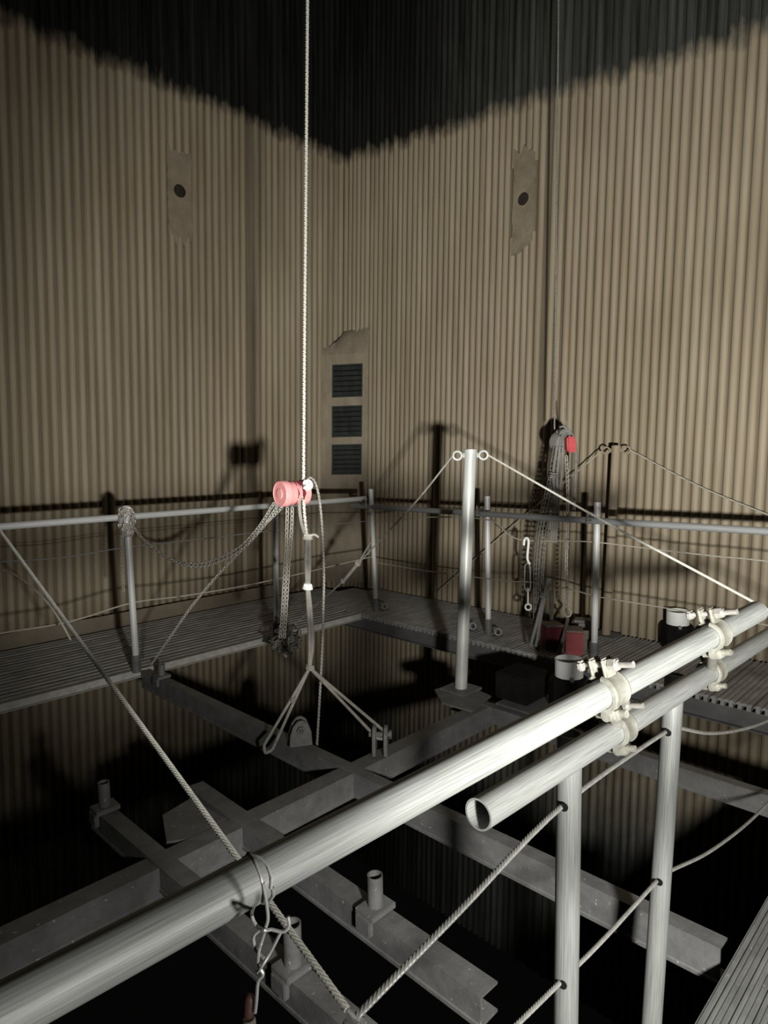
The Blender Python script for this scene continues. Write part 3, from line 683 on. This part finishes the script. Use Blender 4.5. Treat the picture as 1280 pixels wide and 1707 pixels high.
# mid-rail wires on the far posts
XR = 4.47
wires('mid_wire', 'upper thin wire between the right-hand posts with a hook hung on it', [[on(627, 870, 0, 4.47), on(720, 862, 0, XR), on(814, 867, 0, XR), on(850, 893, 0, XR), on(878, 901, 0, XR), on(940, 902, 0, XR), on(994, 904, 0, XR), on(1094, 916, 0, XR), on(1200, 928, 0, XR), on(1300, 938, 0, XR), Vector((XR, -.85, .80))]], .005)
wires('mid_wire', 'lower thin wire between the right-hand posts near the deck', [[on(627, 938, 0, XR), on(720, 953, 0, XR), on(840, 968, 0, XR), on(888, 971, 0, XR), on(953, 983, 0, XR), on(998, 995, 0, XR), on(1100, 1012, 0, XR), on(1204, 1030, 0, XR), on(1300, 1046, 0, XR), Vector((XR, -.85, .40))]], .005)
YQ = 4.58
wires('mid_wire', 'lower thin wire along the left deck just above the toe board', [[on(-60, 1067, 1, YQ), on(0, 1056, 1, YQ), on(117, 1036, 1, YQ), on(220, 1005, 1, YQ), on(309, 993, 1, YQ), on(440, 970, 1, YQ), on(620, 928, 1, YQ)]], .006)
wires('mid_wire', 'upper thin wire along the left deck under the rail', [[on(-60, 940, 1, YQ), on(100, 930, 1, YQ), on(206, 913, 1, YQ), on(323, 900, 1, YQ), on(460, 884, 1, YQ), on(618, 868, 1, YQ)]], .0045, 'dullrail')
wires('loose_wire', 'loose wire end curling down in front of the left deck', [[at(-60, 945, 3.9), at(0, 950, 3.9), at(21, 956, 3.9), at(51, 977, 3.9), at(82, 1008, 3.9), at(102, 1038, 3.9), at(118, 1067, 3.9)]], .006)

# ------------------------------------------------------------------ pink chain hoist on its rope
DH = 3.62
hc = at(486, 822, DH); view = (CAM - hc); view.z = 0; view.normalize(); left = Vector((-.707, .707, 0))
hax = (view * .62 + left * .78).normalized()
def h(px, py, d=DH): return at(px, py, d)
hz = thing('chain_hoist', 'pink-red round chain hoist hanging on a pale rope over the shaft', 'hoist', hc)
bm = bm_new(); lathe(bm, hc - hax * .02, hax, [(.066, 0), (.068, .004), (.068, .05), (.070, .056), (.0735, .060), (.0735, .094), (.070, .100), (.064, .101), (.062, .098), (.03, .098), (.028, .104), (.012, .106), (.001, .106)], 40); place('front_cover', bm, 'pink', hz, smooth=True)
bm = bm_new(); lathe(bm, hc - hax * .095, hax, [(.058, 0), (.070, .006), (.072, .012), (.072, .030), (.066, .036), (.05, .04), (.05, .075)], 32); place('back_housing', bm, 'pink', hz, smooth=True)
bm = bm_new()
for s in (-.025, .018): 
    lathe(bm, hc - hax * (.03 + s), hax, [(.058, 0), (.078, .001), (.078, .005), (.058, .006)], 6)
place('side_plate', bm, 'maroon', hz)
bm = bm_new(); hk = at(512, 806, DH - .02)
sweep(bm, spline([hk + Vector((0, 0, .02)), hk + VR * .02 + Vector((0, 0, .005)), hk + VR * .022 + Vector((0, 0, -.02)), hk + Vector((0, 0, -.032)), hk - VR * .02 + Vector((0, 0, -.02))], 5), .009, 8); knot(bm, hk, .018, .008, 2, VR); place('top_hook', bm, 'white', hz, smooth=True)
bm = bm_new()
chain(bm, [h(479, 846), h(478, 880), h(476, 930), h(473, 980), h(470, 1030, 3.66), h(467, 1062, 3.7)], .024, .019, .0030)
chain(bm, [h(487, 846), h(486, 880), h(482, 930), h(479, 980), h(476, 1030, 3.66), h(474, 1062, 3.7)], .024, .019, .0030)
place('load_chain', bm, 'chain', hz, smooth=True)
bm = bm_new(); pk = p1t + (p1b - p1t).normalized() * .11 - Y_ * .03
chain(bm, [h(457, 838), h(430, 880, 3.75), h(395, 915, 3.9), h(340, 938, 4.15), h(290, 935, 4.35), h(245, 905, 4.52), pk], .024, .018, .0028)
chain(bm, [h(463, 843), h(432, 886, 3.75), h(390, 925, 3.9), h(330, 945, 4.15), h(280, 930, 4.35), h(240, 900, 4.52), pk], .024, .018, .0028)
chain(bm, [h(470, 846), h(436, 880, 3.75), h(400, 920, 3.9), h(360, 962, 4.05), h(320, 1010, 4.2), h(285, 1060, 4.35), h(252, 1108, 4.5)], .024, .017, .0026)
place('hand_chain', bm, 'chain', hz, smooth=True)
# chain knotted on the first post
bm = bm_new()
for k in range(70):
    t = random.uniform(0, 2 * math.pi); z = random.uniform(-.13, .06); R = RF + random.uniform(.006, .034) * max(.25, 1 - abs(z + .02) * 7)
    c = p1t + (p1b - p1t).normalized() * .085 + Vector((math.cos(t) * R, math.sin(t) * R, z))
    link(bm, c, Vector((math.cos(t + 1.4), math.sin(t + 1.4), random.uniform(-.8, .8))), Vector((math.cos(t), math.sin(t), .3)).normalized(), .046, .030, .0052)
chain(bm, [at(204, 880, 4.62), at(203, 930, 4.62), at(206, 985, 4.62)], .026, .018, .0028)
tag(place('knotted_chain', bm, 'chain', origin=tuple(at(211, 866, 4.71)), smooth=True), 'bundle of chain knotted round the top of the left post', 'chain')
# hanging rope with its knots, loop and slings
K1, K2, AP = h(512, 895), h(512, 978), h(516, 1113, 3.6)
bm = rope([h(515, -260), h(512.5, 0), h(510, 300), h(507.5, 560), h(506, 800), h(507, 850), h(511, 890)], .0105, 3, .07, .014, 12, 3)
hr_ = rope_thing('hanging_rope', 'pale rope hanging from above, carrying the pink chain hoist', 'rope', bm, 'rope', h(507, 800))
bm = bm_new(); smooth_rope(bm, [h(512, 800), h(504, 812), h(499, 840), h(502, 870), h(508, 892)], .010, 8); smooth_rope(bm, [K1, h(510, 930), K2], .012, 8); smooth_rope(bm, [K1 + VR * .012, h(516, 930), K2 + VR * .008], .011, 8)
smooth_rope(bm, [K2, h(514, 1020), h(516, 1070), AP], .011, 8); smooth_rope(bm, [K2 + VR * .006, h(518, 1020), h(521, 1070), AP], .011, 8); place('doubled_rope', bm, 'greyrope', hr_, smooth=True)
bm = bm_new(); knot(bm, K1, .018, .0075, 3); smooth_rope(bm, [K1, K1 + VR * .04 + Vector((0, 0, .012)), K1 + VR * .065 + Vector((0, 0, -.004))], .007); place('upper_knot', bm, 'rope', hr_, smooth=True)
bm = bm_new(); knot(bm, K2, .017, .010, 3); place('lower_knot', bm, 'white', hr_, smooth=True)
bm = rope([h(507, 806), h(514, 797), h(521, 798), h(528, 812), h(534, 845), h(538, 900), h(540, 960), h(539, 1010), h(537, 1080), h(533, 1160), h(528, 1245)], .0085, 3, .06, .012, 12, 5)
rope_thing('tail_rope', 'loose rope tail looping over the hoist and dropping into the shaft', 'rope', bm, 'greyrope', h(520, 797))
lugA = at(447, 1246, (ROT.transposed() @ (lugA - CAM)).z * -1)
for nm, lg, lab in (('left', lugA, 'doubled rope sling running down left to the lug on the long beam'), ('right', lugB, 'doubled rope sling running down right to the lug on the cross beam')):
    bm = bm_new(); s = (lg - AP).normalized(); sd = s.cross((CAM - lg).normalized()).normalized()
    sweep(bm, spline([AP, AP.lerp(lg, .5) + sd * .012, lg + sd * .026], 4), .0085, 8); sweep(bm, spline([AP, AP.lerp(lg, .5) - sd * .012, lg - sd * .026], 4), .0085, 8)
    sweep(bm, spline([lg + sd * .026, lg + s * .03, lg - sd * .026], 5), .0085, 8)
    if nm == 'left': knot(bm, AP.lerp(lg, .42), .012, .007, 2, s)
    else: knot(bm, AP, .016, .008, 2, Z_)
    tag(place('rope_sling', bm, 'greyrope', origin=tuple(AP), smooth=True), lab, 'sling')
# chain heap on the deck edge below the hoist
bm = bm_new(); hp = on(482, 1082, 2, -.01)
for k in range(120):
    t = random.uniform(0, 6.28); rr = random.uniform(0, .11) ; c = at(478, 1070, 4.9) + Vector((math.cos(t) * rr, math.sin(t) * rr, random.uniform(-.10, .14) * (1.1 - rr * 6)))
    link(bm, c, Vector((random.uniform(-1, 1), random.uniform(-1, 1), random.uniform(-1, 1))), Vector((random.uniform(-1, 1), random.uniform(-1, 1), random.uniform(.1, 1))).normalized(), .05, .032, .006, 8, 5)
o = tag(place('chain_heap', bm, 'darkchain', origin=tuple(at(478, 1070, 4.9)), smooth=True), 'dark heap of chain hanging on the left deck edge under the hoist', 'chain'); o['kind'] = 'stuff'

# ------------------------------------------------------------------ second hoist with its chains in front of the right wall
D2 = 5.12
def g(px, py, d=D2): return at(px, py, d)
h2 = thing('chain_hoist', 'grey chain hoist with a red side cover hanging before the right wall', 'hoist', g(938, 735))
bm = bm_new(); lathe(bm, g(925, 735, 5.18), (g(950, 740, 5.05) - g(925, 735, 5.18)), [(.05, 0), (.075, .01), (.08, .03), (.08, .09), (.07, .10)], 28)
sweep(bm, spline([g(928, 722), g(938, 712), g(947, 722)], 5), .016, 8); place('body', bm, 'bag', h2, smooth=True)
bm = bm_new(); box(bm, g(951, 741, 5.02), (.07, .07, .125), (VR, Vector((.707, .707, 0)), Vector((-.05, .05, 1)).normalized()), bev=.012); place('red_cover', bm, 'red', h2, smooth=True)
bm = bm_new(); sweep(bm, spline([g(946, 715), g(955, 730), g(960, 760), g(958, 820), g(957, 850)], 6), .013, 8); place('guide_strap', bm, 'bag', h2, smooth=True)
bm = bm_new(); chain(bm, [g(944, 760), g(946, 820), g(946, 880), g(944, 940), g(945, 1000), g(946, 1012)], .034, .024, .0042); place('load_chain', bm, 'chain', h2, smooth=True)
hk2 = g(946, 1020); bm = bm_new(); sweep(bm, spline([hk2 + Z_ * .03, hk2 + Z_ * .0 + VR * .03, hk2 - Z_ * .035 + VR * .015, hk2 - Z_ * .035 - VR * .015, hk2 - VR * .02], 5), .008, 8); cyl(bm, hk2 - Z_ * .05, hk2 - Z_ * .08, .012, 8); place('load_hook', bm, 'thinwire', h2, smooth=True)
bm = bm_new()
for k in range(4):
    o_ = (k - 1.5) * 6.2; dd = D2 + random.uniform(-.03, .03)
    chain(bm, [g(928 + o_ * .4, 745, dd), g(921 + o_ * .6, 800, dd), g(911 + o_ * .8, 850, dd), g(902 + o_ * .75, 900, dd), g(898 + o_ * .7, 950, dd), g(896 + o_ * .5, 1010, dd), g(893 + o_ * .4, 1085, dd)], .038, .027, .0040, 5)
place('hand_chain', bm, 'dullchain', h2, smooth=True)
rope_thing('hanging_rope', 'thin grey rope hanging from above beside the tan pole, carrying the grey hoist', 'rope', rope([at(935, -300, D2), at(931, 0, D2), at(928, 300, D2), at(925, 600, D2), at(924, 716, D2)], .0085, 3, .06, .02, 9, 2), 'greyrope', g(925, 600))
bm = bm_new(); knot(bm, g(938, 722, 5.0), .026, .008, 3, VR)
for k in range(3): smooth_rope(bm, [g(928 + k * 5, 745, 5.06), g(922 + k * 7, 790, 5.06), g(924 + k * 4, 830, 5.06), g(918 + k * 4, 905, 5.06)], .011, 8)
knot(bm, g(922, 792, 5.0), .022, .008, 2); smooth_rope(bm, [g(942, 680), g(943, 700), g(946, 716)], .005)
for k in range(2): smooth_rope(bm, [g(914 + k * 3, 965, 5.0), g(902 + k * 3, 1010, 4.95), g(884 + k * 9, 1078, 4.9)], .013, 8)
knot(bm, g(906, 992, 4.97), .026, .006, 2)
rope_thing('rope_bundle', 'bundle of grey ropes and knots hanging below the grey hoist', 'rope', bm, 'bag', g(922, 760))
# turnbuckle hung on the upper wire
tb = thing('turnbuckle', 'galvanised turnbuckle hung by its hook on the right-hand wire', 'turnbuckle', on(881, 1012, 0, 4.44))
q = lambda px, py: on(px, py, 0, 4.44)
bm = bm_new(); sweep(bm, spline([q(873, 909), q(874, 900), q(878, 897), q(881, 903), q(879, 930), q(883, 941)], 5), .010, 8); place('hook', bm, 'white', tb, smooth=True)
bm = bm_new(); sweep(bm, spline([q(875, 943), q(874, 975), q(877, 984), q(880, 986), q(883, 984), q(884, 975), q(883, 943), q(879, 939)], 4), .0062, 8, closed=True); place('body', bm, 'dullrail', tb, smooth=True)
bm = bm_new(); cyl(bm, q(880, 980), q(880, 1006), .008, 8); ring(bm, q(880.5, 1012), CAM - q(880, 1012), .024, .008, 18, 8); place('eye', bm, 'galv_far', tb, smooth=True)
# red boxes, grey box and strap on the right deck
def red_box(label, c, s, rz, mat):
    t = thing('red_box', label, 'box', c, 'red boxes on the right deck'); ax = (Vector((math.cos(rz), math.sin(rz), 0)), Vector((-math.sin(rz), math.cos(rz), 0)), Z_)
    bm = bm_new(); box(bm, Vector(c) + Z_ * s[2] / 2, s, ax, bev=.008); place('body', bm, mat, t)
    bm = bm_new(); box(bm, Vector(c) + Z_ * (s[2] + .006), (s[0] * 1.03, s[1] * 1.03, .014), ax, bev=.003); place('dusty_lid', bm, 'strap', t)
    return t
c1, c2 = on(918, 1086, 2, 0.0), on(953, 1092, 2, 0.0)
red_box('dark red box on the right deck, left one under the load hook', c1 + Vector((.10, .05, 0)), (.14, .14, .185), .9, 'maroon')
t = red_box('brighter red box on the right deck, right one under the load hook', c2 + Vector((.07, .02, 0)), (.15, .13, .18), .55, 'boxred')
bm = bm_new(); q0 = c2 + Vector((.07, .02, 0)); box(bm, q0 + Vector((.078, -.03, .09)), (.012, .10, .15), (Vector((.85, .52, 0)), Vector((-.52, .85, 0)), Z_), bev=.002); place('side_panel', bm, 'strap', t)
bm = bm_new(); box(bm, on(962, 1068, 2, 0) + Vector((.12, .0, .08)), (.16, .2, .16), (Vector((.9, .4, 0)), Vector((-.4, .9, 0)), Z_), bev=.02); tag(place('grey_bundle', bm, 'bag', origin=tuple(on(962, 1068, 2, 0))), 'grey lilac bundle on the deck behind the red boxes', 'bundle')
bm = bm_new(); sweep(bm, spline([hk2 - Z_ * .06, c2 + Vector((-.01, .06, .16)), c2 + Vector((-.05, .08, .01))], 5), .014, 6); tag(place('webbing_strap', bm, 'strap', origin=tuple(c2)), 'dusty webbing strap from the load hook down between the red boxes', 'strap')
bm = bm_new(); smooth_rope(bm, [g(918, 985, 5.3), g(919, 1020, 5.3), g(920, 1050, 5.3)], .016); tag(place('short_rod', bm, 'bag', origin=tuple(g(919, 1020, 5.3))), 'short grey rod standing on the left red box', 'rod')
# black canisters with white collars
def canister(label, base, r):
    base = Vector(base); t = thing('canister', label, 'canister', base, 'black canisters with white collars'); k = r / .12
    bm = bm_new(); lathe(bm, base, Z_, [(.095 * k, 0), (.115 * k, .02 * k), (.12 * k, .05 * k), (.12 * k, .17 * k), (.108 * k, .195 * k), (.09 * k, .2 * k), (.085 * k, .202 * k)], 10); place('body', bm, 'black', t)
    bm = bm_new(); z = .2 * k; R1, R2 = .083 * k, .077 * k; rings = []
    for rr, zz in ((R1, z), (R1, z + .105 * k), (R2, z + .105 * k), (R2, z + .03 * k)):
        rings.append([bm.verts.new(base + Vector((rr * math.cos(2 * math.pi * i / 32), rr * math.sin(2 * math.pi * i / 32), zz))) for i in range(32)])
    for A, B in zip(rings, rings[1:]):
        for i in range(32): bm.faces.new((A[i], A[(i + 1) % 32], B[(i + 1) % 32], B[i]))
    place('white_collar', bm, 'white', t, smooth=True)
    bm = bm_new(); lathe(bm, base + Z_ * (z + .03 * k), Z_, [(.075 * k, 0), (.075 * k, .03 * k), (.01, .034 * k)], 24); place('dark_inside', bm, 'black', t)
    bm = bm_new(); cyl(bm, base + (CAM - base).normalized() * .12 * k + Z_ * .17 * k + VR * .02, base + (CAM - base).normalized() * .135 * k + Z_ * .16 * k + VR * .02, .012 * k, 8); place('latch', bm, 'dullrail', t)
canister('black canister with a white collar on the right deck behind the right coupler', on(1122, 1086, 2, 0) + Vector((.08, .0, 0)), .122)
cb = on(946, 1186, 2, 0) + Vector((.05, .05, .0))
wb = thing('winch_box', 'small dark steel box beside the white pole foot, behind the near tube', 'box', cb + Vector((-.05, .22, 0)))
bm = bm_new(); box(bm, cb + Vector((-.03, .285, .087)), (.26, .24, .17), bev=.01); place('casing', bm, 'black', wb)
bm = bm_new(); box(bm, cb + Vector((-.02, .1, -.01)), (.42, .5, .02), bev=.003); tag(place('bed_plate', bm, 'fascia', origin=tuple(cb)), 'flat grey bed plate carrying the dark box and a canister beside the white pole', 'plate')
canister('black canister with a white collar nearer the left coupler', cb + Vector((0, -.03, .0)), .122)
# small lugs on the right deck
def eye_bolt(label, c):
    c = Vector(c); t = thing('eye_bolt', label, 'bolt', c, 'eye bolts on the right deck'); bm = bm_new(); ring(bm, c + Z_ * .045, Vector((.9, .3, 0)), .028, .009, 16, 8); place('eye', bm, 'dullrail', t, smooth=True)
    bm = bm_new(); box(bm, c + Z_ * .006, (.08, .06, .012), bev=.002); place('foot', bm, 'steel', t)
eye_bolt('small eye bolt on the deck right of the far corner post', on(641, 1018, 2, 0))
eye_bolt('small eye bolt beside the foot of the post by the white pole', on(830, 1062, 2, 0))
eye_bolt('small eye bolt on the deck edge just right of the white pole', on(788, 1052, 2, 0))

for o in bpy.data.objects:
    if '_o' in o: del o['_o']
